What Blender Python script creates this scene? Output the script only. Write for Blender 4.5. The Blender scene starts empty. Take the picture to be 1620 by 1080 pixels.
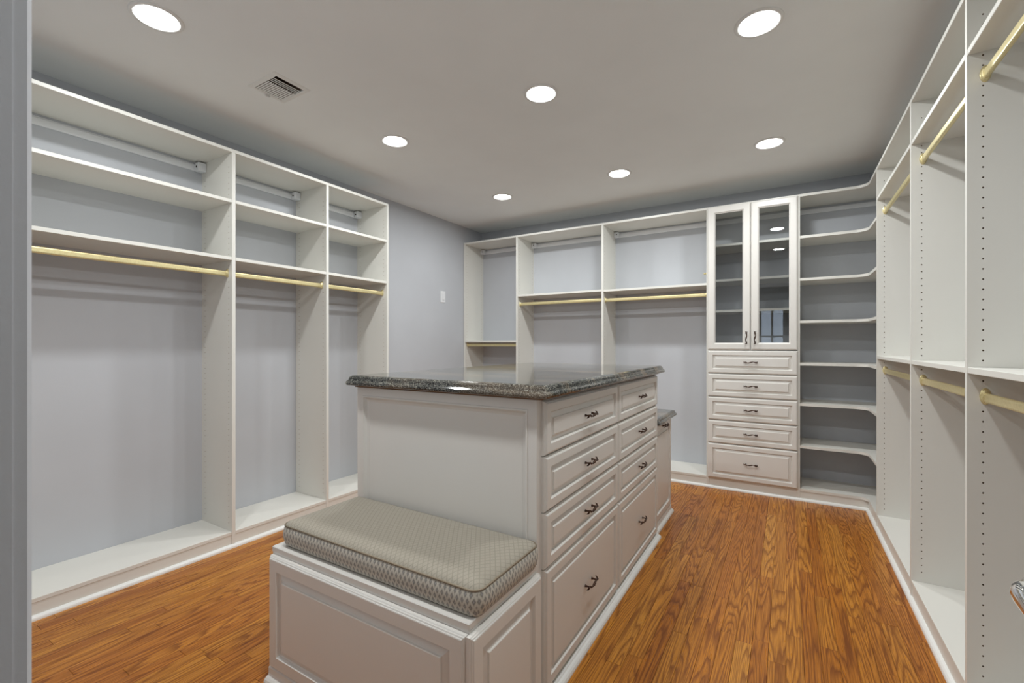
import bpy, bmesh, math, random
from mathutils import Vector
R = random.Random(7)
scn = bpy.context.scene
COL = scn.collection

# ------------------------------------------------------------------ camera
F_PX, YAW, HORIZON, EYE = 716.0, math.radians(31.3), 544.6, 1.18
cam = bpy.data.cameras.new('camera'); camo = bpy.data.objects.new('camera', cam); COL.objects.link(camo)
cam.sensor_width = 36.0; cam.lens = F_PX / 1620 * 36.0
cam.shift_y = (HORIZON - 540) / 1620
cam.clip_start = 0.02
camo.location = (0, 0, EYE); camo.rotation_euler = (math.pi / 2, 0, YAW)
scn.camera = camo

# ------------------------------------------------------------------ world and exposure
w = bpy.data.worlds.new('world'); scn.world = w; w.use_nodes = True
bg = w.node_tree.nodes['Background']
bg.inputs[0].default_value = (0.66, 0.80, 1.0, 1); bg.inputs[1].default_value = 3.0
scn.view_settings.view_transform = 'Standard'; scn.view_settings.look = 'None'
scn.view_settings.gamma = 1.0; scn.view_settings.use_curve_mapping = False
scn.view_settings.exposure = 0.32
LAMP_W = 7.8

# ------------------------------------------------------------------ room dimensions (metres)
XL, XR, YB, ZC = -3.105, 0.845, 4.41, 2.50        # closet inner faces, ceiling
LF, RF, BF = -2.754, 0.489, 4.054                 # shelving front planes left, right, back
TOP = 2.315                                       # top of the shelving
T = 0.019                                         # board thickness
BASE = 0.092                                      # top of the bottom shelves
YF0, YF1 = -0.03, 0.09                            # wall with the doorway
DX0, DX1, DH = -0.49, 0.235, 2.06                 # doorway

# ------------------------------------------------------------------ material helpers
def mat(name, base=(0.8, 0.8, 0.8), rough=0.5, metal=0.0, spec=0.5):
    m = bpy.data.materials.new(name); m.use_nodes = True
    b = m.node_tree.nodes['Principled BSDF']
    b.inputs['Base Color'].default_value = (*base, 1); b.inputs['Roughness'].default_value = rough
    b.inputs['Metallic'].default_value = metal; b.inputs['Specular IOR Level'].default_value = spec
    return m, m.node_tree.nodes, m.node_tree.links, b
def ramp(N, stops, interp='LINEAR'):
    r = N.new('ShaderNodeValToRGB'); e = r.color_ramp; e.interpolation = interp
    while len(e.elements) < len(stops): e.elements.new(0.5)
    for el, (p, c) in zip(e.elements, stops): el.position = p; el.color = (*c, 1) if len(c) == 3 else c
    return r
def math_node(N, L, op, a, b=None, c=None):
    n = N.new('ShaderNodeMath'); n.operation = op
    for i, v in enumerate((a, b, c)):
        if v is None: continue
        if isinstance(v, (int, float)): n.inputs[i].default_value = v
        else: L.new(v, n.inputs[i])
    return n.outputs[0]
def noise(N, L, vec, scale, detail=3, rough=0.5):
    n = N.new('ShaderNodeTexNoise'); n.inputs['Scale'].default_value = scale
    n.inputs['Detail'].default_value = detail; n.inputs['Roughness'].default_value = rough
    L.new(vec, n.inputs['Vector']); return n
def mapping(N, L, vec, scale=(1, 1, 1)):
    n = N.new('ShaderNodeMapping'); n.inputs['Scale'].default_value = scale
    L.new(vec, n.inputs['Vector']); return n.outputs[0]
def bump(N, L, b, height, strength, dist):
    n = N.new('ShaderNodeBump'); n.inputs['Strength'].default_value = strength; n.inputs['Distance'].default_value = dist
    L.new(height, n.inputs['Height']); L.new(n.outputs[0], b.inputs['Normal'])

def painted(name, base, rough, nscale=60, nstr=0.05, var=0.03):
    m, N, L, b = mat(name, base, rough)
    tc = N.new('ShaderNodeTexCoord')
    n = noise(N, L, tc.outputs['Object'], nscale, 4)
    lo = tuple(c * (1 - var) for c in base); hi = tuple(min(1, c * (1 + var)) for c in base)
    n2 = noise(N, L, tc.outputs['Object'], 3.0, 2)
    r = ramp(N, [(0.3, lo), (0.7, hi)]); L.new(n2.outputs[0], r.inputs[0]); L.new(r.outputs[0], b.inputs['Base Color'])
    bump(N, L, b, n.outputs[0], nstr, 0.002)
    return m

M = {}
M['wall'] = painted('wall_paint', (0.53, 0.545, 0.575), 0.7, 140, 0.08, 0.02)
M['ceiling'] = painted('ceiling_paint', (0.86, 0.88, 0.87), 0.8, 120, 0.08, 0.015)
M['cream'] = painted('cream_cabinet_lacquer', (0.75, 0.725, 0.68), 0.34, 30, 0.02, 0.012)
M['melamine'] = painted('cream_melamine_board', (0.76, 0.745, 0.69), 0.42, 200, 0.03, 0.012)
M['white_trim'] = painted('white_trim_paint', (0.80, 0.80, 0.77), 0.35, 30, 0.02, 0.01)
M['white_plastic'] = painted('white_plastic', (0.80, 0.81, 0.83), 0.4, 30, 0.01, 0.01)
M['plywood'] = painted('brown_plywood_edge', (0.20, 0.11, 0.055), 0.7, 80, 0.1, 0.2)
M['duct'] = painted('brown_duct_board', (0.16, 0.11, 0.08), 0.8)
M['carpet'] = painted('beige_carpet', (0.45, 0.41, 0.35), 0.95, 300, 0.3, 0.05)

m, N, L, b = mat('brass', (0.72, 0.58, 0.28), 0.36, 0.65); M['brass'] = m
tc = N.new('ShaderNodeTexCoord'); n = noise(N, L, mapping(N, L, tc.outputs['Object'], (20, 20, 20)), 10, 2)
r = ramp(N, [(0.3, (0.70, 0.60, 0.31)), (0.7, (0.80, 0.70, 0.40))]); L.new(n.outputs[0], r.inputs[0]); L.new(r.outputs[0], b.inputs['Base Color'])
m, N, L, b = mat('oil_rubbed_bronze', (0.05, 0.028, 0.02), 0.38, 0.8); M['bronze'] = m
tc = N.new('ShaderNodeTexCoord'); n = noise(N, L, tc.outputs['Object'], 220, 2)
r = ramp(N, [(0.35, (0.03, 0.017, 0.013)), (0.75, (0.13, 0.07, 0.045))]); L.new(n.outputs[0], r.inputs[0]); L.new(r.outputs[0], b.inputs['Base Color'])
m, N, L, b = mat('chrome', (0.85, 0.85, 0.86), 0.06, 1.0); M['chrome'] = m
tc = N.new('ShaderNodeTexCoord'); n = noise(N, L, tc.outputs['Object'], 40, 2)
r = ramp(N, [(0, (0.05,) * 3), (1, (0.09,) * 3)]); L.new(n.outputs[0], r.inputs[0]); L.new(r.outputs[0], b.inputs['Roughness'])

# lamp lens
m = bpy.data.materials.new('lamp_lens'); m.use_nodes = True; N = m.node_tree.nodes; L = m.node_tree.links
N.remove(N['Principled BSDF']); e = N.new('ShaderNodeEmission'); e.inputs[0].default_value = (1, 0.985, 0.95, 1); e.inputs[1].default_value = 6.0
L.new(e.outputs[0], N['Material Output'].inputs[0]); M['lens'] = m

# thin clear glass
m = bpy.data.materials.new('clear_glass'); m.use_nodes = True; N = m.node_tree.nodes; L = m.node_tree.links
N.remove(N['Principled BSDF'])
tr = N.new('ShaderNodeBsdfTransparent'); tr.inputs[0].default_value = (0.985, 0.99, 0.988, 1)
gl = N.new('ShaderNodeBsdfGlossy'); gl.inputs['Roughness'].default_value = 0.0
fr = N.new('ShaderNodeFresnel'); fr.inputs[0].default_value = 1.5; mx = N.new('ShaderNodeMixShader')
L.new(fr.outputs[0], mx.inputs[0]); L.new(tr.outputs[0], mx.inputs[1]); L.new(gl.outputs[0], mx.inputs[2])
L.new(mx.outputs[0], N['Material Output'].inputs[0]); M['glass'] = m

# oak planks: cathedral grain = contour lines of a stretched noise, plus pore streaks
m, N, L, b = mat('oak_plank', (0.4, 0.15, 0.03), 0.3, 0, 0.32); M['oak'] = m
tc = N.new('ShaderNodeTexCoord'); oi = N.new('ShaderNodeObjectInfo')
cmb = N.new('ShaderNodeCombineXYZ')
for i, k in enumerate((37.0, 91.0, 53.0)): L.new(math_node(N, L, 'MULTIPLY', oi.outputs['Random'], k), cmb.inputs[i])
add = N.new('ShaderNodeVectorMath'); add.operation = 'ADD'; L.new(tc.outputs['Object'], add.inputs[0]); L.new(cmb.outputs[0], add.inputs[1])
P = add.outputs[0]
n1 = noise(N, L, mapping(N, L, P, (10, 0.62, 1)), 1.0, 1.5, 0.45)
n1w = noise(N, L, mapping(N, L, P, (70, 3.5, 1)), 1.0, 3, 0.55)
v = math_node(N, L, 'ADD', math_node(N, L, 'MULTIPLY', n1.outputs[0], 24.0), math_node(N, L, 'MULTIPLY', n1w.outputs[0], 1.1))
fr = math_node(N, L, 'FRACT', v)
grain = ramp(N, [(0.0, (0.0,) * 3), (0.10, (0.2,) * 3), (0.40, (0.9,) * 3), (0.75, (1.0,) * 3), (0.92, (0.6,) * 3), (1.0, (0.0,) * 3)])
L.new(fr, grain.inputs[0])
pore = noise(N, L, mapping(N, L, P, (330, 6, 1)), 1.0, 2, 0.6)
pr = ramp(N, [(0.38, (0.30,) * 3), (0.55, (1.0,) * 3)]); L.new(pore.outputs[0], pr.inputs[0])
tone = noise(N, L, mapping(N, L, P, (5, 1.2, 1)), 1.0, 2, 0.5)
base = ramp(N, [(0.0, (0.38, 0.118, 0.016)), (0.35, (0.50, 0.180, 0.023)), (0.7, (0.60, 0.245, 0.034)), (1.0, (0.68, 0.32, 0.058))])
tv = math_node(N, L, 'ADD', math_node(N, L, 'MULTIPLY', oi.outputs['Random'], 0.62), math_node(N, L, 'MULTIPLY', tone.outputs[0], 0.38)); L.new(tv, base.inputs[0])
darkc = N.new('ShaderNodeMix'); darkc.data_type = 'RGBA'; darkc.blend_type = 'MULTIPLY'; darkc.inputs[0].default_value = 1
L.new(base.outputs[0], darkc.inputs[6]); darkc.inputs[7].default_value = (0.33, 0.23, 0.17, 1)
gm = math_node(N, L, 'MULTIPLY', grain.outputs[0], pr.outputs[0])
gm = math_node(N, L, 'ADD', math_node(N, L, 'MULTIPLY', gm, 0.9), 0.1)
mixc = N.new('ShaderNodeMix'); mixc.data_type = 'RGBA'; L.new(gm, mixc.inputs[0]); L.new(darkc.outputs[2], mixc.inputs[6]); L.new(base.outputs[0], mixc.inputs[7])
L.new(mixc.outputs[2], b.inputs['Base Color']); bump(N, L, b, gm, 0.08, 0.001)
rr = ramp(N, [(0, (0.42,) * 3), (1, (0.27,) * 3)]); L.new(gm, rr.inputs[0]); L.new(rr.outputs[0], b.inputs['Roughness'])

# granite
m, N, L, b = mat('polished_granite', (0.1, 0.1, 0.1), 0.08, 0, 0.28); M['granite'] = m
tc = N.new('ShaderNodeTexCoord'); O = tc.outputs['Object']
sp = noise(N, L, O, 190, 3, 0.8)
r1 = ramp(N, [(0.40, (0.012, 0.012, 0.012)), (0.49, (0.07, 0.073, 0.072)), (0.56, (0.19, 0.19, 0.17)), (0.64, (0.50, 0.48, 0.40))]); L.new(sp.outputs[0], r1.inputs[0])
rot = N.new('ShaderNodeMapping'); rot.inputs['Rotation'].default_value = (0, 0, math.radians(-38)); rot.inputs['Scale'].default_value = (1.0, 4.5, 1.0); L.new(O, rot.inputs['Vector'])
vn = noise(N, L, rot.outputs[0], 1.7, 5, 0.55)
rv = ramp(N, [(0.50, (0, 0, 0)), (0.60, (1, 1, 1)), (0.64, (1, 1, 1)), (0.70, (0, 0, 0))]); L.new(vn.outputs[0], rv.inputs[0])
bl = noise(N, L, rot.outputs[0], 5.0, 4, 0.6)
rb = ramp(N, [(0.35, (0.35,) * 3), (0.65, (1.0,) * 3)]); L.new(bl.outputs[0], rb.inputs[0])
mb = N.new('ShaderNodeMix'); mb.data_type = 'RGBA'; mb.blend_type = 'MULTIPLY'; mb.inputs[0].default_value = 0.8
L.new(r1.outputs[0], mb.inputs[6]); L.new(rb.outputs[0], mb.inputs[7])
mv = N.new('ShaderNodeMix'); mv.data_type = 'RGBA'; mv.inputs[7].default_value = (0.40, 0.29, 0.19, 1)
L.new(math_node(N, L, 'MULTIPLY', rv.outputs[0], 0.28), mv.inputs[0]); L.new(mb.outputs[2], mv.inputs[6]); L.new(mv.outputs[2], b.inputs['Base Color'])

# cushion fabric: woven diamonds, strong on the boxing, faint on the top
def fabric(name, side):
    m, N, L, b = mat(name, (0.5, 0.45, 0.36), 0.85, 0, 0.25)
    tc = N.new('ShaderNodeTexCoord'); ge = N.new('ShaderNodeNewGeometry')
    s = N.new('ShaderNodeSeparateXYZ'); L.new(tc.outputs['Object'], s.inputs[0])
    if side:
        sn = N.new('ShaderNodeSeparateXYZ'); L.new(ge.outputs['Normal'], sn.inputs[0])
        ax = math_node(N, L, 'GREATER_THAN', math_node(N, L, 'ABSOLUTE', sn.outputs[0]), 0.7)
        mix = N.new('ShaderNodeMix'); L.new(ax, mix.inputs[0]); L.new(s.outputs[0], mix.inputs[2]); L.new(s.outputs[1], mix.inputs[3])
        u, vv, pu, pv = mix.outputs[0], s.outputs[2], 0.0170, 0.0310
    else:
        u, vv, pu, pv = s.outputs[0], s.outputs[1], 0.0180, 0.0260
    def tri(x, p):
        return math_node(N, L, 'ABSOLUTE', math_node(N, L, 'SUBTRACT', math_node(N, L, 'FRACT', math_node(N, L, 'DIVIDE', x, p)), 0.5))
    d = math_node(N, L, 'ADD', tri(u, pu), tri(vv, pv))
    d = math_node(N, L, 'ABSOLUTE', math_node(N, L, 'SUBTRACT', d, 0.5))      # 0 on the outlines, 0.5 in the cores
    wv = noise(N, L, tc.outputs['Object'], 900, 2, 0.6)
    d2 = math_node(N, L, 'ADD', d, math_node(N, L, 'MULTIPLY', math_node(N, L, 'SUBTRACT', wv.outputs[0], 0.5), 0.16))
    if side: st = [(0.07, (0.56, 0.53, 0.46)), (0.18, (0.46, 0.43, 0.37)), (0.27, (0.27, 0.25, 0.215)), (0.36, (0.245, 0.24, 0.23)), (0.45, (0.36, 0.35, 0.325))]
    else: st = [(0.02, (0.26, 0.232, 0.185)), (0.09, (0.325, 0.292, 0.235)), (0.3, (0.36, 0.325, 0.262)), (0.45, (0.32, 0.288, 0.232))]
    r = ramp(N, st); L.new(d2, r.inputs[0]); L.new(r.outputs[0], b.inputs['Base Color'])
    b.inputs['Sheen Weight'].default_value = 0.15
    h = math_node(N, L, 'ADD', math_node(N, L, 'MULTIPLY', d, 0.6), wv.outputs[0]); bump(N, L, b, h, 0.35, 0.0015)
    return m
M['fab_side'] = fabric('diamond_woven_boxing', True); M['fab_top'] = fabric('beige_woven_cover', False)
M['piping'] = painted('brown_piping_cord', (0.20, 0.16, 0.11), 0.85, 600, 0.4, 0.25)

# ------------------------------------------------------------------ object helpers
def tag(o, label=None, cat=None, group=None, kind=None):
    if label: o['label'] = label
    if cat: o['category'] = cat
    if group: o['group'] = group
    if kind: o['kind'] = kind
    return o
def thing(name, loc, label, cat, group=None, kind=None):
    o = bpy.data.objects.new(name, None); COL.objects.link(o); o.location = loc; o.empty_display_size = 0.1
    return tag(o, label, cat, group, kind)
def wloc(o):
    v = Vector(o.location)
    while o.parent: o = o.parent; v += o.location
    return v
def obj(name, bm, m, parent=None, loc=None, smooth=False, mats=None):
    """vertices are given in world space; the object sits at loc (default: its parent)"""
    base = wloc(parent) if parent else Vector((0, 0, 0))
    org = Vector(loc) if loc is not None else base
    bmesh.ops.translate(bm, verts=bm.verts, vec=-org)
    bmesh.ops.recalc_face_normals(bm, faces=bm.faces)
    me = bpy.data.meshes.new(name); bm.to_mesh(me); bm.free()
    for k in (mats or [m]): me.materials.append(k)
    if smooth:
        for p in me.polygons: p.use_smooth = True
    o = bpy.data.objects.new(name, me); COL.objects.link(o)
    if parent: o.parent = parent
    o.location = org - base
    return o
def box(x0, x1, y0, y1, z0, z1, bm=None, bev=0.0):
    bm = bm or bmesh.new()
    v = [bm.verts.new((x, y, z)) for z in (z0, z1) for x, y in ((x0, y0), (x1, y0), (x1, y1), (x0, y1))]
    fs = [bm.faces.new([v[i] for i in f]) for f in ((3, 2, 1, 0), (4, 5, 6, 7), (0, 1, 5, 4), (1, 2, 6, 5), (2, 3, 7, 6), (3, 0, 4, 7))]
    if bev:
        es = list({e for f in fs for e in f.edges})
        bmesh.ops.bevel(bm, geom=es, offset=bev, segments=1, affect='EDGES', profile=0.5)
    return bm
def prism(pts, z0, z1, bm=None):
    bm = bm or bmesh.new()
    a = [bm.verts.new((x, y, z0)) for x, y in pts]; c = [bm.verts.new((x, y, z1)) for x, y in pts]
    n = len(pts); bm.faces.new(list(reversed(a))); bm.faces.new(c)
    for i in range(n): bm.faces.new((a[i], a[(i + 1) % n], c[(i + 1) % n], c[i]))
    return bm
def extrude_profile(prof, A, Bp, up=Vector((0, 0, 1)), out=None, bm=None):
    """prof: (outward, up) points swept straight from A to Bp"""
    bm = bm or bmesh.new(); A = Vector(A); Bp = Vector(Bp); out = Vector(out)
    r0 = [bm.verts.new(A + out * p[0] + up * p[1]) for p in prof]; r1 = [bm.verts.new(Bp + out * p[0] + up * p[1]) for p in prof]
    n = len(prof)
    for i in range(n): bm.faces.new((r0[i], r0[(i + 1) % n], r1[(i + 1) % n], r1[i]))
    bm.faces.new(r0); bm.faces.new(list(reversed(r1))); return bm
SHOE = [(-0.002, 0), (0.016, 0), (0.0155, 0.006), (0.013, 0.012), (0.008, 0.017), (0.002, 0.0195), (-0.002, 0.020)]
def tube(pts, radii, seg=8, bm=None, sx=1.0, upv=Vector((0, 0, 1)), closed=False):
    """sweep a circle (squashed by sx along the side axis) along pts"""
    bm = bm or bmesh.new(); n = len(pts); rings = []
    for i, p in enumerate(pts):
        p = Vector(p)
        a = Vector(pts[(i - 1) % n] if closed or i else pts[0]); c = Vector(pts[(i + 1) % n] if closed or i < n - 1 else pts[-1])
        t = (c - a).normalized(); side = t.cross(upv)
        if side.length < 1e-5: side = t.cross(Vector((1, 0, 0)))
        side.normalize(); up = side.cross(t).normalized()
        r = radii[i] if hasattr(radii, '__len__') else radii
        rings.append([bm.verts.new(p + side * (math.cos(k * 2 * math.pi / seg) * r * sx) + up * (math.sin(k * 2 * math.pi / seg) * r)) for k in range(seg)])
    m = n if closed else n - 1
    for i in range(m):
        a, c = rings[i], rings[(i + 1) % n]
        for k in range(seg): bm.faces.new((a[k], a[(k + 1) % seg], c[(k + 1) % seg], c[k]))
    if not closed: bm.faces.new(rings[0]); bm.faces.new(list(reversed(rings[-1])))
    return bm
def rrect(x0, x1, y0, y1, r, o, seg=6):
    """rounded rectangle grown by o"""
    rr = max(r + o, 0.002); pts = []
    x0, x1, y0, y1 = x0 - o, x1 + o, y0 - o, y1 + o
    for cx, cy, a in ((x1 - rr, y1 - rr, 0), (x0 + rr, y1 - rr, 90), (x0 + rr, y0 + rr, 180), (x1 - rr, y0 + rr, 270)):
        for k in range(seg + 1):
            t = math.radians(a + 90 * k / seg); pts.append((cx + rr * math.cos(t), cy + rr * math.sin(t)))
    return pts
def loft(x0, x1, y0, y1, r, prof, caps=(True, True), bm=None, seg=6):
    bm = bm or bmesh.new(); rings = [[bm.verts.new((x, y, z)) for x, y in rrect(x0, x1, y0, y1, r, o, seg)] for o, z in prof]
    n = len(rings[0])
    for a, c in zip(rings, rings[1:]):
        for k in range(n): bm.faces.new((a[k], a[(k + 1) % n], c[(k + 1) % n], c[k]))
    if caps[0]: bm.faces.new(list(reversed(rings[0])))
    if caps[1]: bm.faces.new(rings[-1])
    return bm
def revolve(prof, c, seg=32, bm=None, cap=(False, False)):
    bm = bm or bmesh.new(); c = Vector(c)
    rings = [[bm.verts.new(c + Vector((r * math.cos(2 * math.pi * k / seg), r * math.sin(2 * math.pi * k / seg), z))) for k in range(seg)] for r, z in prof]
    for a, d in zip(rings, rings[1:]):
        for k in range(seg): bm.faces.new((a[k], a[(k + 1) % seg], d[(k + 1) % seg], d[k]))
    if cap[0]: bm.faces.new(rings[0])
    if cap[1]: bm.faces.new(rings[-1])
    return bm
# panel-front profiles: (inset from the edge, height above the back)
DRAWER = [(0, 0), (0, 0.010), (0.003, 0.0125), (0.0035, 0.015), (0.007, 0.0165), (0.0075, 0.019), (0.010, 0.020), (0.036, 0.020), (0.0375, 0.018), (0.040, 0.010), (0.043, 0.0075), (0.060, 0.0140), (0.0612, 0.0185), (0.064, 0.0190)]
DOORP = [(0, 0), (0, 0.010), (0.003, 0.0125), (0.0035, 0.015), (0.007, 0.0165), (0.0075, 0.019), (0.010, 0.020), (0.046, 0.020), (0.0475, 0.018), (0.051, 0.010), (0.055, 0.0075), (0.076, 0.0140), (0.0775, 0.0185), (0.080, 0.0190)]
FLATP = [(0, 0), (0, 0.014), (0.002, 0.016), (0.034, 0.016), (0.0355, 0.0185), (0.041, 0.0185), (0.0425, 0.014), (0.044, 0.013), (0.050, 0.006), (0.060, 0.0025), (0.064, 0.0025)]
GLASSP = [(0, 0), (0, 0.010), (0.003, 0.0125), (0.0035, 0.015), (0.007, 0.0165), (0.0075, 0.019), (0.010, 0.020), (0.047, 0.020), (0.049, 0.0185), (0.053, 0.012), (0.057, 0.0095), (0.057, 0)]
def front(origin, U, V, Nn, w_, h_, prof, cap=True, bm=None):
    bm = bm or bmesh.new(); o = Vector(origin); U = Vector(U); V = Vector(V); Nn = Vector(Nn); rings = []
    for ins, ht in prof:
        rings.append([bm.verts.new(o + U * a + V * c + Nn * ht) for a, c in ((ins, ins), (w_ - ins, ins), (w_ - ins, h_ - ins), (ins, h_ - ins))])
    for a, c in zip(rings, rings[1:]):
        for k in range(4): bm.faces.new((a[k], a[(k + 1) % 4], c[(k + 1) % 4], c[k]))
    if cap: bm.faces.new(rings[-1]); bm.faces.new(list(reversed(rings[0])))
    else:
        for k in range(4): bm.faces.new((rings[-1][k], rings[-1][(k + 1) % 4], rings[0][(k + 1) % 4], rings[0][k]))
    return bm
def handle(parent, c, U, V, Nn, length=0.10):
    """twisted twig-like pull: two leaf feet, two posts and a knotted bar along U"""
    c = Vector(c); U = Vector(U); V = Vector(V); Nn = Vector(Nn); h = length / 2
    bm = bmesh.new(); pts = []; rad = []
    for k in range(25):
        t = -1 + 2 * k / 24
        off = 0.0035 * math.sin(t * math.pi * 1.5)
        pts.append(c + U * (t * h) + V * off + Nn * (0.024 + 0.003 * math.cos(t * 2.2)))
        rad.append(0.0023 + 0.0019 * abs(math.sin(t * math.pi * 2.5)) + (0.0022 if abs(t) < 0.16 else 0) - (0.0016 if abs(t) > 0.95 else 0))
    tube(pts, rad, 7, bm, upv=Nn)
    for s in (-1, 1):
        a = c + U * (s * h * 0.68)
        tube([a - Nn * 0.002, a + Nn * 0.004, a + Nn * 0.012, a + Nn * 0.025 + V * (s * -0.002)], [0.0065, 0.0050, 0.0032, 0.0042], 7, bm, upv=U)
        e = c + U * (s * h * 0.92)
        tube([e + Nn * 0.022 - U * s * 0.004, e + Nn * 0.019 + V * s * 0.005, e + Nn * 0.013 + V * s * 0.009], [0.003, 0.0035, 0.0012], 6, bm, upv=U)
    return obj('handle', bm, M['bronze'], parent, loc=c, smooth=True)

# ------------------------------------------------------------------ setting
def struct(name, bm, m): return tag(obj(name, bm, m), kind='structure')
struct('wall_left', box(XL - 0.1, XL, YF0, YB + 0.1, -0.03, ZC + 0.2), M['wall'])
struct('wall_back', box(XL, XR, YB, YB + 0.1, -0.03, ZC + 0.2), M['wall'])
struct('wall_right', box(XR, XR + 0.1, YF0, YB + 0.1, -0.03, ZC + 0.2), M['wall'])
bm = box(XL, DX0 - 0.02, YF0, YF1, -0.03, ZC + 0.2); box(DX1 + 0.02, XR, YF0, YF1, -0.03, ZC + 0.2, bm); box(DX0 - 0.02, DX1 + 0.02, YF0, YF1, DH + 0.02, ZC + 0.2, bm)
struct('wall_front', bm, M['wall'])
# door frame: jamb lining and casing
bm = box(DX0 - 0.02, DX0, YF0 - 0.004, YF1 + 0.004, 0, DH + 0.02); box(DX1, DX1 + 0.02, YF0 - 0.004, YF1 + 0.004, 0, DH + 0.02, bm); box(DX0, DX1, YF0 - 0.004, YF1 + 0.004, DH, DH + 0.02, bm)
for y0, y1 in ((YF1, YF1 + 0.015), (YF0 - 0.015, YF0)):
    box(DX0 - 0.075, DX0 - 0.001, y0, y1, 0, DH + 0.075, bm, 0.003); box(DX1 + 0.001, DX1 + 0.075, y0, y1, 0, DH + 0.075, bm, 0.003); box(DX0 - 0.001, DX1 + 0.001, y0, y1, DH + 0.001, DH + 0.075, bm, 0.003)
struct('trim_1', bm, M['wall'])
# ceiling with a round hole for every recessed lamp
LAMPS = [(x, y) for y in (0.817, 2.115, 3.413) for x in (-2.175, -1.107, -0.100)]
bm = bmesh.new(); HR = 0.075
ov = [bm.verts.new((x, y, ZC)) for x, y in ((XL, YF1), (XR, YF1), (XR, YB), (XL, YB))]
es = [bm.edges.new((ov[i], ov[(i + 1) % 4])) for i in range(4)]
for x, y in LAMPS:
    c = [bm.verts.new((x + HR * math.cos(k * math.pi / 16), y + HR * math.sin(k * math.pi / 16), ZC)) for k in range(32)]
    es += [bm.edges.new((c[i], c[(i + 1) % 32])) for i in range(32)]
VX, VY, VHX, VHY = -2.235, 1.370, 0.118, 0.098
c = [bm.verts.new((VX + a * (VHX - 0.024), VY + e_ * (VHY - 0.024), ZC)) for a, e_ in ((-1, -1), (1, -1), (1, 1), (-1, 1))]
es += [bm.edges.new((c[i], c[(i + 1) % 4])) for i in range(4)]
bmesh.ops.triangle_fill(bm, use_beauty=True, edges=es)
ceil = struct('ceiling', bm, M['ceiling'])
# floor: dark subfloor and oak strips
floor = struct('floor', box(XL, XR, YF0, YB, -0.05, -0.0125), M['plywood'])
PW = 0.0572; LENS = (0.42, 0.58, 0.76, 0.98, 1.24); PM = {}
for l in LENS:
    bm = bmesh.new(); g = 0.0004
    box(g, PW - g, g, l - g, -0.012, 0, bm); top = [e for e in bm.edges if all(v.co.z > -0.001 for v in e.verts)]
    bmesh.ops.bevel(bm, geom=top, offset=0.0006, segments=1, affect='EDGES')
    me = bpy.data.meshes.new('plank'); bm.to_mesh(me); bm.free(); me.materials.append(M['oak']); PM[l] = me
x = LF + 0.004
while x < RF + 0.0:
    y = YF0 - R.choice(LENS) * R.random()
    while y < 4.06:
        l = R.choice(LENS)
        if y + l > 4.20: l = min(LENS, key=lambda q: abs(q - (4.12 - y)))
        hidden = x > -1.53 and x + PW < -0.72 and y > 0.96 and y + l < 3.28
        if not hidden and y + l > YF0:
            o = bpy.data.objects.new('plank', PM[l]); COL.objects.link(o); o.parent = floor; o.location = (x, y, 0)
        y += l
    x += PW

# adjoining bedroom seen only through the doorway
BX0, BX1, BY = -2.4, 2.6, -3.6
struct('floor', box(BX0, BX1, BY, YF0, -0.05, 0.0), M['carpet'])
struct('ceiling', box(BX0, BX1, BY, YF0, ZC + 0.1, ZC + 0.2), M['ceiling'])
struct('wall_left', box(BX0 - 0.1, BX0, BY, YF0, 0, ZC + 0.2), M['wall'])
bm = box(BX0, -0.54, BY - 0.1, BY, 0, ZC + 0.2); box(-0.04, BX1, BY - 0.1, BY, 0, ZC + 0.2, bm); box(-0.54, -0.04, BY - 0.1, BY, 0, 0.75, bm); box(-0.54, -0.04, BY - 0.1, BY, 1.98, ZC + 0.2, bm)
struct('wall_back', bm, M['wall'])
bm = box(BX1, BX1 + 0.1, BY, YF0, 0, ZC + 0.2)
struct('wall_right', bm, M['wall'])
bm = box(XR, BX1 + 0.1, YF0, YF1, 0, ZC + 0.2)
struct('wall_front', bm, M['wall'])
def window(name, frame_bm, pane_bm):
    o = struct(name, frame_bm, M['white_trim']); obj('pane', pane_bm, M['glass'], o); return o
bm = bmesh.new()
for a, c, e, f in ((-0.54, -0.50, 0.75, 1.98), (-0.08, -0.04, 0.75, 1.98), (-0.31, -0.27, 0.75, 1.98), (-0.54, -0.04, 0.75, 0.79), (-0.54, -0.04, 1.94, 1.98), (-0.54, -0.04, 1.34, 1.38)): box(a, c, BY - 0.06, BY - 0.03, e, f, bm)
window('window_1', bm, box(-0.53, -0.05, BY - 0.047, BY - 0.043, 0.76, 1.97))

# the open door leaf with its chrome lever, just outside the frame on the right
hinge = Vector((DX1 + 0.004, YF1 + 0.022, 0)); ang = math.radians(4.0)
door = thing('door_1', hinge, None, None, kind='structure')
U = Vector((math.sin(ang), math.cos(ang), 0)); Nn = Vector((-math.cos(ang), math.sin(ang), 0))
W_ = 0.70
bm = bmesh.new(); o0 = hinge + Vector((0, 0, 0.012))
q = [o0, o0 + U * W_, o0 + U * W_ - Nn * 0.035, o0 - Nn * 0.035]
v = [bm.verts.new(p) for p in q] + [bm.verts.new(p + Vector((0, 0, 2.03))) for p in q]
for f in ((0, 1, 5, 4), (1, 2, 6, 5), (2, 3, 7, 6), (3, 0, 4, 7), (3, 2, 1, 0), (4, 5, 6, 7)): bm.faces.new([v[i] for i in f])
leaf = obj('door_leaf', bm, M['white_trim'], door)
lc = hinge + U * (W_ - 0.07) + Vector((0, 0, 0.905))
bm = bmesh.new()
tube([lc - Nn * 0.001, lc + Nn * 0.004, lc + Nn * 0.008], [0.026, 0.026, 0.020], 20, bm, upv=Vector((0, 0, 1)))
tube([lc, lc + Nn * 0.03], 0.010, 12, bm)
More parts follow.
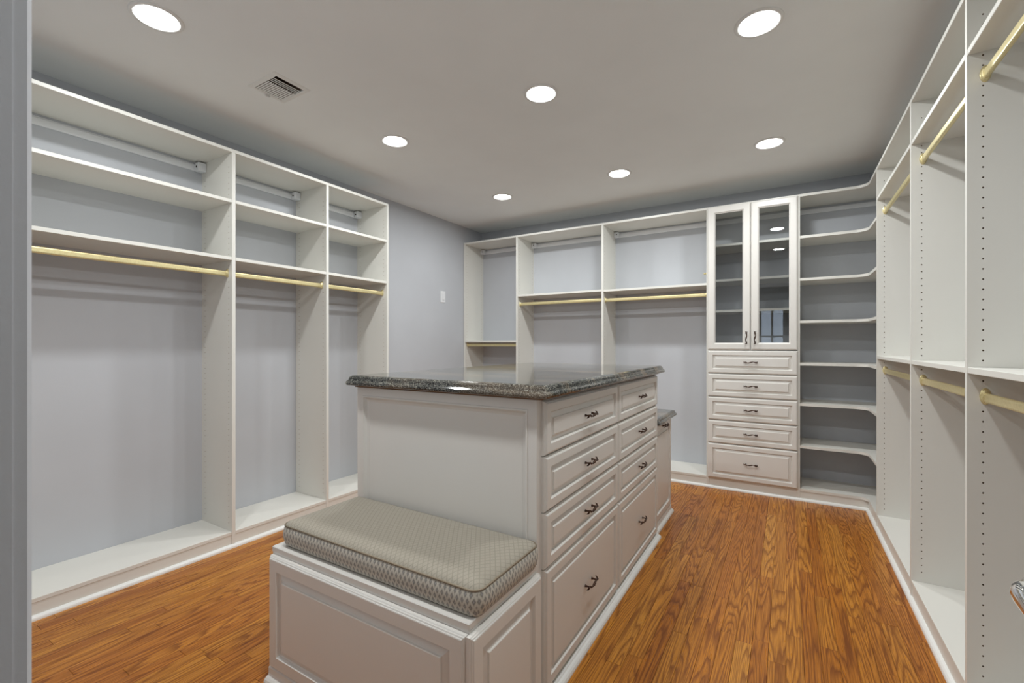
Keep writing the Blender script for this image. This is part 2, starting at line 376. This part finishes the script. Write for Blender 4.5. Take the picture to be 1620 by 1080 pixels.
pts = [lc + Nn * (0.029 + 0.031 * math.sin(min(1, t * 2.2) * math.pi / 2)) - U * (0.118 * max(0, t - 0.12) / 0.88) + Vector((0, 0, 0.004 * math.sin(t * 3.1))) for t in [k / 14 for k in range(15)]]
tube(pts, [0.0100 + 0.0025 * math.sin(k / 14 * math.pi) - (0.006 if k == 14 else 0) for k in range(15)], 12, bm)
obj('lever_handle', bm, M['chrome'], leaf, smooth=True)

# ------------------------------------------------------------------ shelving boards with drilled pin holes
PITCH = 0.032
def drilled_panel(name, parent, axis, p0, front_, back_, z0, z1, faces=(True, True)):
    """upright board normal to `axis` ('x' or 'y'), from p0 to p0+T, running front_->back_ along the other axis.
    two columns of 5 mm shelf-pin holes, 37 mm in from either long edge"""
    bm = bmesh.new(); s = 1 if back_ > front_ else -1; D = abs(back_ - front_)
    def P(n, d, z): return (p0 + n, front_ + s * d, z) if axis == 'x' else (front_ + s * d, p0 + n, z)
    def quad(n, d0, d1, a, c): bm.faces.new([bm.verts.new(P(n, d, z)) for d, z in ((d0, a), (d1, a), (d1, c), (d0, c))])
    hz0, cnt = BASE + 0.045, int((z1 - 0.06 - BASE - 0.045) / PITCH) + 1
    hz1 = hz0 + (cnt - 1) * PITCH
    cols = (0.037, D - 0.037); hw = 0.008; r = 0.0027
    for fi, n in ((0, 0.0), (1, T)):
        if not faces[fi]: quad(n, 0, D, z0, z1); continue
        inn = 0.010 if n == 0 else -0.010
        ds = [0, cols[0] - hw, cols[0] + hw, cols[1] - hw, cols[1] + hw, D]
        for i in (0, 2, 4): quad(n, ds[i], ds[i + 1], z0, z1)
        for c in cols:
            quad(n, c - hw, c + hw, z0, hz0 - PITCH / 2); quad(n, c - hw, c + hw, hz1 + PITCH / 2, z1)
            for k in range(cnt):
                zc = hz0 + k * PITCH; h = PITCH / 2
                o8 = [(hw, -h), (hw, 0), (hw, h), (0, h), (-hw, h), (-hw, 0), (-hw, -h), (0, -h)]
                vo = [bm.verts.new(P(n, c + a, zc + e)) for a, e in o8]
                an = [math.atan2(e, a) for a, e in ((1, -1), (1, 0), (1, 1), (0, 1), (-1, 1), (-1, 0), (-1, -1), (0, -1))]
                vi = [bm.verts.new(P(n, c + r * math.cos(t), zc + r * math.sin(t))) for t in an]
                vd = [bm.verts.new(P(n + inn * 0.9, c + r * math.cos(t), zc + r * math.sin(t))) for t in an]
                for j in range(8):
                    jj = (j + 1) % 8
                    bm.faces.new((vo[j], vo[jj], vi[jj], vi[j])); f = bm.faces.new((vi[j], vi[jj], vd[jj], vd[j])); f.material_index = 1
                f = bm.faces.new(vd); f.material_index = 1
    def cap(pts): bm.faces.new([bm.verts.new(P(*p)) for p in pts])
    cap([(0, 0, z0), (T, 0, z0), (T, 0, z1), (0, 0, z1)]); cap([(0, D, z0), (T, D, z0), (T, D, z1), (0, D, z1)])
    cap([(0, 0, z0), (T, 0, z0), (T, D, z0), (0, D, z0)]); cap([(0, 0, z1), (T, 0, z1), (T, D, z1), (0, D, z1)])
    bmesh.ops.remove_doubles(bm, verts=bm.verts, dist=1e-6)
    return obj(name, bm, M['melamine'], parent, mats=[M['melamine'], M['holecore']])
M['holecore'] = painted('raw_board_core', (0.38, 0.28, 0.18), 0.9)

def shelf(parent, x0, x1, y0, y1, ztop, name='shelf'): return obj(name, box(x0, x1, y0, y1, ztop - T, ztop, bev=0.0012), M['melamine'], parent)
def bracket(parent, x0, x1, y0, y1, z0, z1):
    bm = box(x0, x1, y0, y1, z0, z1, bev=0.003)
    b_ = obj('rail_bracket', bm, M['white_plastic'], parent)
    return b_
ROD_G = 'brass hanging rods of the closet'
def rod(a, c, axis, label, flange=True):
    """oval rod from a to c along axis, with a cup flange at either end"""
    a = Vector(a); c = Vector(c)
    t = thing('hanging_rod', a, label, 'clothes rod')
    d = (c - a).normalized()
    bm = bmesh.new(); sd = d.cross(Vector((0, 0, 1))).normalized()
    sec = [(0.0075 * math.cos(k * math.pi / 6), 0.0080 + 0.0075 * math.sin(k * math.pi / 6)) for k in range(7)] + [(-0.0075 * math.cos(k * math.pi / 6), -0.0080 - 0.0075 * math.sin(k * math.pi / 6)) for k in range(7)]
    ra, rc = [[bm.verts.new(q + sd * u_ + Vector((0, 0, v_))) for u_, v_ in sec] for q in (a + d * 0.001, c - d * 0.001)]
    for k in range(14): bm.faces.new((ra[k], ra[(k + 1) % 14], rc[(k + 1) % 14], rc[k]))
    bm.faces.new(ra); bm.faces.new(rc)
    obj('rod_bar', bm, M['brass'], t)
    for p, s in ((a, 1), (c, -1)):
        bm = bmesh.new(); side = d.cross(Vector((0, 0, 1))).normalized(); n = 20
        def ring(off, rx, rz, zc): return [bm.verts.new(p + d * (s * off) + side * (rx * math.cos(k * 2 * math.pi / n)) + Vector((0, 0, zc + rz * math.sin(k * 2 * math.pi / n)))) for k in range(n)]
        rs = [ring(0, 0.0135, 0.026, 0.004), ring(0.003, 0.0135, 0.026, 0.004), ring(0.005, 0.0120, 0.022, 0.002), ring(0.013, 0.0105, 0.0182, 0), ring(0.014, 0.0085, 0.0160, 0)]
        for u_, v_ in zip(rs, rs[1:]):
            for k in range(n): bm.faces.new((u_[k], u_[(k + 1) % n], v_[(k + 1) % n], v_[k]))
        bm.faces.new(rs[0]); bm.faces.new(rs[-1])
        obj('rod_socket', bm, M['brass'], t, smooth=False)
    return t
DROP = 0.075     # rod centre below the shelf underside

# ---- left run
S1, S2 = 2.022, 1.688
run = thing('closet_shelving', (XL, 1.5, 0), 'long open closet shelving with three shelf tiers, on the wall with the light switch', 'shelving')
LY = [0.47, 1.401, 2.031, 2.590]
for i, y in enumerate(LY): drilled_panel('side_panel', run, 'y', y, LF, XL, 0.0, TOP - T)
shelf(run, XL, LF, LY[0], LY[-1] + T, TOP, 'top_board')
rl = ['wide bay nearest the doorway', 'middle bay', 'narrow bay nearest the bare wall']
for i in range(3):
    y0, y1 = LY[i] + T, LY[i + 1]
    for z in (S1, S2): shelf(run, XL, LF - 0.001, y0, y1, z)
    shelf(run, XL, LF - 0.0015, y0, y1, BASE, 'bottom_shelf')
    obj('toe_board', box(LF - 0.021, LF - 0.004, y0, y1, 0, BASE - T), M['melamine'], run)
    obj('hang_rail', box(XL, XL + 0.012, y0, y1, 2.240, 2.276, bev=0.002), M['white_plastic'], run)
    obj('rail_lip', box(XL, XL + 0.005, y0, y1, 2.276, 2.284), M['white_plastic'], run)
    br = bracket(run, XL + 0.013, XL + 0.058, y1 - 0.045, y1 - 0.0005, 2.235, 2.288)
    obj('screw', tube([(XL + 0.034, y1 - 0.045, 2.262), (XL + 0.034, y1 - 0.047, 2.262)], 0.006, 10), M['bronze'], br)
    rod((LF - 0.05, y0, S2 - T - DROP), (LF - 0.05, y1, S2 - T - DROP), 'y', 'brass rod in the %s of the three-tier shelving' % rl[i])
obj('shoe_moulding', extrude_profile(SHOE, (LF - 0.002, LY[0], 0), (LF - 0.002, LY[-1] + T, 0), out=(1, 0, 0)), M['white_trim'], run)

# ---- back run, left of the glass cabinet
CX0, CX1 = -0.573, 0.083      # outer faces of the glass cabinet
BXp = [XL + 0.006, -2.416, -1.4865]
run = thing('closet_shelving', (-1.8, YB, 0), 'three open hanging bays on the far wall, left of the glass-door cabinet', 'shelving')
for i, x in enumerate(BXp): drilled_panel('side_panel', run, 'x', x, BF, YB, 0.0, TOP - T, faces=(i > 0, True))
shelf(run, BXp[0], CX0, BF, YB, TOP, 'top_board')
rl = ['set low in the narrow corner bay', 'in the middle of the three bays', 'in the bay beside the glass-door cabinet']
for i in range(3):
    x0 = BXp[i] + T; x1 = BXp[i + 1] if i < 2 else CX0
    z = (1.222, 1.695, 1.690)[i]
    shelf(run, x0, x1, BF + 0.001, YB, z)
    shelf(run, x0, x1, BF + 0.0015, YB, BASE, 'bottom_shelf')
    obj('toe_board', box(x0, x1, BF + 0.004, BF + 0.021, 0, BASE - T), M['melamine'], run)
    obj('hang_rail', box(x0, x1, YB - 0.012, YB, 2.240, 2.276, bev=0.002), M['white_plastic'], run)
    obj('rail_lip', box(x0, x1, YB - 0.005, YB, 2.276, 2.284), M['white_plastic'], run)
    br = bracket(run, x0 + 0.0005, x0 + 0.045, YB - 0.058, YB - 0.013, 2.235, 2.288)
    obj('screw', tube([(x0 + 0.028, YB - 0.058, 2.262), (x0 + 0.028, YB - 0.060, 2.262)], 0.006, 10), M['bronze'], br)
    zr = z - T - (DROP if i else 0.03)
    rod((x0, BF + 0.05, zr), (x1, BF + 0.05, zr), 'x', 'brass hanging rod %s on the far wall' % rl[i])
obj('shoe_moulding', extrude_profile(SHOE, (BXp[0], BF + 0.002, 0), (CX0, BF + 0.002, 0), out=(0, -1, 0)), M['white_trim'], run)

# ---- right run
RS_UP, RS_LO = 2.118, 1.107
RY = [1.06, 1.984, 2.745, 3.677]
run = thing('closet_shelving', (XR, 2.4, 0), 'double-hang closet shelving with rods at two heights, on the wall right of the corner shelves', 'shelving')
for y in RY: drilled_panel('side_panel', run, 'y', y, RF, XR, 0.0, TOP - T)
shelf(run, RF, XR, RY[0], RY[-1] + T, TOP, 'top_board')
rl = ['bay nearest the doorway', 'middle bay', 'bay beside the corner shelves']
for i in range(3):
    y0, y1 = RY[i] + T, RY[i + 1]
    for z, hl in ((RS_UP, 'upper'), (RS_LO, 'lower')):
        shelf(run, RF + 0.001, XR, y0, y1, z)
        rod((RF + 0.042, y0, z - T - DROP), (RF + 0.042, y1, z - T - DROP), 'y', '%s brass hanging rod in the double-hang %s' % (hl, rl[i]))
    shelf(run, RF + 0.0015, XR, y0, y1, BASE, 'bottom_shelf')
    obj('toe_board', box(RF + 0.004, RF + 0.021, y0, y1, 0, BASE - T), M['melamine'], run)
    obj('hang_rail', box(XR - 0.012, XR, y0, y1, 2.240, 2.276, bev=0.002), M['white_plastic'], run)
obj('shoe_moulding', extrude_profile(SHOE, (RF + 0.002, RY[0], 0), (RF + 0.002, RY[-1] + T, 0), out=(-1, 0, 0)), M['white_trim'], run)

# ---- corner shelves between the glass cabinet and the right run
cor = thing('corner_shelf_unit', (0.5, YB, 0), 'tall L-shaped corner shelves with rounded inner edges, right of the glass cabinet', 'shelving')
def lshape(rad):
    pts = [(CX1, YB), (CX1, BF)]; cx, cy = RF - rad, BF - rad
    for k in range(9):
        t = math.radians(90 - 90 * k / 8); pts.append((cx + rad * math.cos(t), cy + rad * math.sin(t)))
    return pts + [(RF, RY[-1] + T), (XR, RY[-1] + T), (XR, YB)]
for z in (2.000, 1.680, 1.361, 1.040, 0.735, 0.416): obj('shelf', prism(lshape(0.075), z - T, z), M['melamine'], cor)
obj('top_board', prism(lshape(0.075), TOP - T, TOP), M['melamine'], cor)
obj('bottom_shelf', prism(lshape(0.05), BASE - T, BASE), M['melamine'], cor)
obj('toe_board', box(CX1, RF + 0.021, BF + 0.004, BF + 0.021, 0, BASE - T), M['melamine'], cor)
obj('toe_board', box(RF + 0.004, RF + 0.021, RY[-1] + T, BF + 0.004, 0, BASE - T), M['melamine'], cor)
obj('hang_rail', box(CX1, XR, YB - 0.012, YB, 2.240, 2.276, bev=0.002), M['white_plastic'], cor)
obj('shoe_moulding', extrude_profile(SHOE, (CX1, BF + 0.002, 0), (RF, BF + 0.002, 0), out=(0, -1, 0)), M['white_trim'], cor)
obj('shoe_moulding', extrude_profile(SHOE, (RF + 0.002, RY[-1] + T, 0), (RF + 0.002, BF - 0.002, 0), out=(-1, 0, 0)), M['white_trim'], cor)

# ---- glass-door cabinet with five drawers
cab = thing('display_cabinet', ((CX0 + CX1) / 2, YB, 0), 'tall built-in cabinet with two glass doors above five drawers', 'cabinet')
for x in (CX0, CX1 - T): obj('side_panel', box(x, x + T, BF, YB, 0, TOP - T, bev=0.001), M['melamine'], cab)
obj('top_board', box(CX0, CX1, BF, YB, TOP - T, TOP, bev=0.001), M['melamine'], cab)
obj('back_panel', box(CX0 + T, CX1 - T, YB - 0.006, YB, 1.11, TOP - T), M['wall'], cab)
ix0, ix1 = CX0 + T, CX1 - T
for z in (1.999, 1.712, 1.461): shelf(cab, ix0, ix1, BF + 0.004, YB - 0.006, z)
shelf(cab, ix0, ix1, BF + 0.002, YB - 0.006, 1.132, 'bottom_shelf')
obj('drawer_box', box(ix0, ix1, BF + 0.003, YB - 0.01, BASE, 1.110), M['melamine'], cab)
obj('toe_board', box(CX0, CX1, BF + 0.0035, BF + 0.020, 0, BASE - T), M['melamine'], cab)
obj('bottom_board', box(ix0, ix1, BF + 0.002, YB - 0.006, BASE - T, BASE), M['melamine'], cab)
obj('hang_rail', box(ix0, ix1, YB - 0.018, YB - 0.006, 2.240, 2.276), M['white_plastic'], cab)
obj('shoe_moulding', extrude_profile(SHOE, (CX0, BF + 0.002, 0), (CX1, BF + 0.002, 0), out=(0, -1, 0)), M['white_trim'], cab)
fx0, fx1 = CX0 + 0.012, CX1 - 0.014; fy = BF - 0.0005; mid = (fx0 + fx1) / 2
ZD = [(0.945, 1.130), (0.755, 0.941), (0.564, 0.751), (0.375, 0.560), (0.088, 0.371)]
for z0, z1 in ZD:
    d = obj('drawer', front((fx0, fy, z0), (1, 0, 0), (0, 0, 1), (0, -1, 0), fx1 - fx0, z1 - z0, DRAWER), M['cream'], cab)
    handle(d, (mid, fy - 0.0175, (z0 + z1) / 2), (1, 0, 0), (0, 0, 1), (0, -1, 0))
for x0, x1, hx in ((fx0, mid - 0.0015, mid - 0.030), (mid + 0.0015, fx1, mid + 0.030)):
    d = obj('glass_door', front((x0, fy, 1.136), (1, 0, 0), (0, 0, 1), (0, -1, 0), x1 - x0, TOP - 0.010 - 1.136, GLASSP, cap=False), M['cream'], cab)
    obj('glass_pane', box(x0 + 0.054, x1 - 0.054, fy - 0.008, fy - 0.004, 1.190, TOP - 0.064), M['glass'], d)
    handle(d, (hx, fy - 0.0195, 1.232), (0, 0, 1), (1, 0, 0), (0, -1, 0))
# brass valet knob on the cabinet's side
vk = thing('valet_hook', (CX0, 4.13, 1.78), 'small brass valet knob on the side of the glass-door cabinet', 'hook')
obj('knob', tube([(CX0 + 0.0005, 4.13, 1.78), (CX0 - 0.003, 4.13, 1.78), (CX0 - 0.005, 4.13, 1.78), (CX0 - 0.016, 4.13, 1.78), (CX0 - 0.020, 4.13, 1.78), (CX0 - 0.030, 4.13, 1.78), (CX0 - 0.033, 4.13, 1.78)], [0.012, 0.012, 0.006, 0.005, 0.009, 0.009, 0.004], 14), M['brass'], vk, smooth=True)

# ------------------------------------------------------------------ island
IX0, IX1, IY0, IY1, IH = -1.558, -0.695, 1.316, 2.830, 1.000
isl = thing('island_cabinet', ((IX0 + IX1) / 2, (IY0 + IY1) / 2, 0), 'cream island cabinet with two columns of four drawers under the granite top', 'cabinet')
obj('carcass', box(IX0, IX1, IY0, IY1, 0.0, IH, bev=0.001), M['cream'], isl)
obj('end_panel', front((IX0, IY0 - 0.0005, 0.035), (1, 0, 0), (0, 0, 1), (0, -1, 0), IX1 - IX0, IH - 0.035, FLATP), M['cream'], isl)
ZI = [(0.036, 0.433), (0.437, 0.621), (0.625, 0.808), (0.812, 0.992)]
for y0, y1 in ((1.328, 2.071), (2.078, 2.822)):
    for z0, z1 in ZI:
        d = obj('drawer', front((IX1 - 0.0005, y0, z0), (0, 1, 0), (0, 0, 1), (1, 0, 0), y1 - y0, z1 - z0, DRAWER), M['cream'], isl)
        handle(d, (IX1 + 0.017, (y0 + y1) / 2, (z0 + z1) / 2), (0, 1, 0), (0, 0, 1), (1, 0, 0))
sh = [(0.0, 0), (0.040, 0), (0.040, 0.006), (0.037, 0.013), (0.031, 0.018), (0.024, 0.021), (0.022, 0.024), (0.0, 0.026)]
obj('shoe_moulding', extrude_profile(sh, (IX1, IY0, 0), (IX1, IY1, 0), out=(1, 0, 0)), M['white_trim'], isl)
obj('shoe_moulding', extrude_profile(sh, (IX0, IY0, 0), (IX0, IY1, 0), out=(-1, 0, 0)), M['white_trim'], isl)
def counter(name, x0, x1, y0, y1, zb, label, th=0.042):
    k = th / 0.038
    prof = [(-0.030, 0), (-0.010, 0), (-0.003, 0.0018), (0, 0.007), (-0.0008, 0.013), (-0.005, 0.0175), (-0.010, 0.0195), (-0.0115, 0.023), (-0.0125, 0.029), (-0.017, 0.0345), (-0.024, 0.0375), (-0.028, 0.038)]
    t = thing(name, ((x0 + x1) / 2, (y0 + y1) / 2, zb), label, 'countertop')
    obj('stone_slab', loft(x0, x1, y0, y1, 0.012, [(o, zb + z * k) for o, z in prof], seg=4), M['granite'], t, smooth=False)
    return t
ct = counter('granite_countertop', IX0 - 0.036, -0.640, 1.262, 2.866, IH + 0.008, 'dark polished granite countertop with moulded edge on the tall island')
obj('plywood_strip', box(IX0 - 0.012, IX1 + 0.020, IY0 - 0.020, IY1 + 0.012, IH, IH + 0.0085), M['plywood'], ct)

# bench end of the island
BX0_, BX1_, BY0 = -1.558, -0.694, 0.931
ben = thing('bench_cabinet', ((BX0_ + BX1_) / 2, 1.1, 0), 'low cream bench cabinet with raised panels, built against the end of the island', 'bench')
obj('carcass', box(BX0_, BX1_, BY0, IY0 - 0.0195, 0, 0.447), M['cream'], ben)
obj('seat_board', box(BX0_ - 0.002, BX1_ + 0.001, BY0 - 0.002, IY0 - 0.0195, 0.447, 0.466, bev=0.002), M['cream'], ben)
obj('front_panel', front((BX0_ + 0.004, BY0 - 0.0005, 0.052), (1, 0, 0), (0, 0, 1), (0, -1, 0), BX1_ - BX0_ - 0.006, 0.440 - 0.052, DOORP), M['cream'], ben)
obj('side_panel', front((BX1_ + 0.0005, BY0 - 0.014, 0.052), (0, 1, 0), (0, 0, 1), (1, 0, 0), IY0 - 0.006 - BY0, 0.440 - 0.052, DOORP), M['cream'], ben)
bs = [(0.0, 0), (0.034, 0), (0.034, 0.006), (0.031, 0.013), (0.025, 0.018), (0.018, 0.021), (0.016, 0.026), (0.016, 0.046), (0.012, 0.050), (0.0, 0.051)]
obj('base_moulding', extrude_profile(bs, (BX0_, BY0, 0), (BX1_ + 0.016, BY0, 0), out=(0, -1, 0)), M['cream'], ben)
obj('base_moulding', extrude_profile(bs, (BX1_, BY0 - 0.034, 0), (BX1_, IY0 - 0.0195, 0), out=(1, 0, 0)), M['cream'], ben)

# cushion
cx0, cx1, cy0, cy1, cz = -1.540, -0.678, 0.947, 1.293, 0.4665
cu = thing('seat_cushion', ((cx0 + cx1) / 2, (cy0 + cy1) / 2, cz), 'beige box cushion with diamond-woven sides and dark piping on the bench', 'cushion')
side = [(-0.016, 0.0), (-0.007, 0.003), (-0.001, 0.013), (0.004, 0.032), (0.004, 0.050), (0.0, 0.066), (-0.004, 0.072)]
bx = obj('boxing_band', loft(cx0, cx1, cy0, cy1, 0.035, [(o, cz + z) for o, z in side], caps=(True, False), seg=8), M['fab_side'], cu, smooth=True)
topp = [(-0.004, 0.072), (-0.009, 0.0775), (-0.018, 0.0830), (-0.034, 0.0885), (-0.060, 0.0930), (-0.10, 0.0960), (-0.14, 0.0970), (-0.165, 0.0972)]
obj('top_cover', loft(cx0, cx1, cy0, cy1, 0.035, [(o, cz + z) for o, z in topp], caps=(False, True), seg=8), M['fab_top'], cu, smooth=True)
for o, z in ((-0.0025, 0.0725), (-0.011, 0.0025)):
    obj('piping', tube([(x, y, cz + z) for x, y in rrect(cx0, cx1, cy0, cy1, 0.035, o, 8)], 0.0029, 6, closed=True), M['piping'], cu, smooth=True)

# low cabinet behind the island
LX0, LX1, LY0, LY1, LH = -1.54, -0.717, IY1, 3.310, 0.680
low = thing('low_cabinet', ((LX0 + LX1) / 2, 3.07, 0), 'low cream cabinet with one panel door, joined to the far end of the island', 'cabinet')
obj('carcass', box(LX0, LX1, LY0 + 0.0005, LY1, 0, LH), M['cream'], low)
d = obj('door', front((LX1 - 0.0005, LY0 + 0.012, 0.055), (0, 1, 0), (0, 0, 1), (1, 0, 0), LY1 - LY0 - 0.016, LH - 0.060, DOORP), M['cream'], low)
handle(d, (LX1 + 0.019, (LY0 + LY1) / 2 + 0.01, LH - 0.033), (0, 1, 0), (0, 0, 1), (1, 0, 0))
obj('base_moulding', extrude_profile(bs, (LX1, LY0, 0), (LX1, LY1 + 0.016, 0), out=(1, 0, 0)), M['cream'], low)
obj('back_panel', front((LX1, LY1 - 0.0005, 0.055), (-1, 0, 0), (0, 0, 1), (0, 1, 0), LX1 - LX0, LH - 0.060, DOORP), M['cream'], low)
counter('granite_countertop', LX0 - 0.03, LX1 + 0.052, LY0 + 0.001, LY1 + 0.035, LH, 'small granite countertop on the low cabinet behind the island', th=0.038)

# ------------------------------------------------------------------ ceiling fittings
def lamp(x, y, label, light_name='lamp_light'):
    t = thing('recessed_light', (x, y, ZC), label, 'ceiling light', 'recessed ceiling lights')
    obj('trim_ring', revolve([(0.091, 0.0), (0.0905, -0.003), (0.087, -0.0055), (0.078, -0.006), (0.0715, -0.0045), (0.0695, 0.0), (0.0675, 0.016)], (x, y, ZC), 40), M['white_trim'], t, smooth=True)
    obj('housing', revolve([(0.0675, 0.016), (0.074, 0.016), (0.074, 0.05)], (x, y, ZC), 32, cap=(False, True)), M['white_trim'], t)
    obj('lens', revolve([(0.0680, 0.0145), (0.052, 0.0105), (0.026, 0.0085)], (x, y, ZC), 40, cap=(False, True)), M['lens'], t, smooth=True)
    ld = bpy.data.lights.new(light_name, 'AREA'); ld.shape = 'DISK'; ld.size = 0.128; ld.energy = LAMP_W; ld.color = (0.955, 0.99, 1.0)
    lo = bpy.data.objects.new(light_name, ld); COL.objects.link(lo); lo.parent = t; lo.location = (0, 0, -0.004)
    return t
cols_ = ['beside the three-tier shelving', 'above the island', 'beside the double-hang shelving']
rows_ = ['in the row nearest the doorway', 'in the middle row', 'in the row nearest the glass cabinet']
OFF = {1: 'lamp_light_island_offscreen', 2: 'lamp_light_aisle_offscreen'}      # above the frame; one shows in the cabinet glass
for i, (x, y) in enumerate(LAMPS): lamp(x, y, 'recessed light %s, %s' % (rows_[i // 3], cols_[i % 3]), OFF.get(i, 'lamp_light'))

vx, vy, hx, hy = -2.235, 1.370, 0.118, 0.098
ve = thing('ceiling_vent', (vx, vy, ZC), 'white rectangular air register with slotted louvres in the ceiling', 'vent')
bm = bmesh.new(); rings = []
for ins, dz in ((0, 0), (0.002, -0.003), (0.018, -0.006), (0.022, -0.006), (0.0245, -0.004), (0.0245, 0.003)):
    rings.append([bm.verts.new((vx + sx * (hx - ins), vy + sy * (hy - ins), ZC + dz)) for sx, sy in ((-1, -1), (1, -1), (1, 1), (-1, 1))])
for a, c in zip(rings, rings[1:]):
    for k in range(4): bm.faces.new((a[k], a[(k + 1) % 4], c[(k + 1) % 4], c[k]))
obj('frame', bm, M['white_trim'], ve)
bm = box(vx - hx + 0.0235, vx + hx - 0.0235, vy - hy + 0.0235, vy + hy - 0.0235, ZC + 0.0005, ZC + 0.30)
bmesh.ops.delete(bm, geom=[f for f in bm.faces if all(v_.co.z < ZC + 0.001 for v_ in f.verts)], context='FACES_ONLY')
obj('duct', bm, M['duct'], ve)
# long blades along the aisle side, short blades over the rest
for k in range(3):
    xx = vx + hx - 0.052 - k * 0.015
    obj('louvre', box(xx - 0.0022, xx + 0.0022, vy - hy + 0.0245, vy + hy - 0.0245, ZC - 0.005, ZC - 0.0025), M['white_trim'], ve)
for k in range(12):
    yy = vy - hy + 0.032 + k * 0.0122
    b_ = bmesh.new(); x0, x1 = vx - hx + 0.0245, vx + hx - 0.098
    v = [b_.verts.new(p) for p in ((x0, yy - 0.0030, ZC - 0.0025), (x1, yy - 0.0030, ZC - 0.0025), (x1, yy + 0.0036, ZC - 0.0050), (x0, yy + 0.0036, ZC - 0.0050), (x0, yy - 0.0022, ZC - 0.0018), (x1, yy - 0.0022, ZC - 0.0018), (x1, yy + 0.0044, ZC - 0.0043), (x0, yy + 0.0044, ZC - 0.0043))]
    for f in ((0, 1, 2, 3), (4, 5, 6, 7), (0, 1, 5, 4), (1, 2, 6, 5), (2, 3, 7, 6), (3, 0, 4, 7)): b_.faces.new([v[i] for i in f])
    obj('louvre', b_, M['white_trim'], ve)
obj('damper_lever', box(vx - hx + 0.006, vx - hx + 0.016, vy - 0.012, vy + 0.012, ZC - 0.016, ZC - 0.006, bev=0.002), M['white_trim'], ve)

# light switch on the bare stretch of the left wall
sw = thing('light_switch', (XL, 3.70, 1.62), 'small white light switch plate on the bare blue-grey wall', 'switch')
obj('plate', box(XL, XL + 0.006, 3.660, 3.738, 1.620, 1.742, bev=0.003), M['white_plastic'], sw)
obj('rocker', box(XL + 0.006, XL + 0.010, 3.682, 3.716, 1.648, 1.714, bev=0.002), M['white_plastic'], sw)
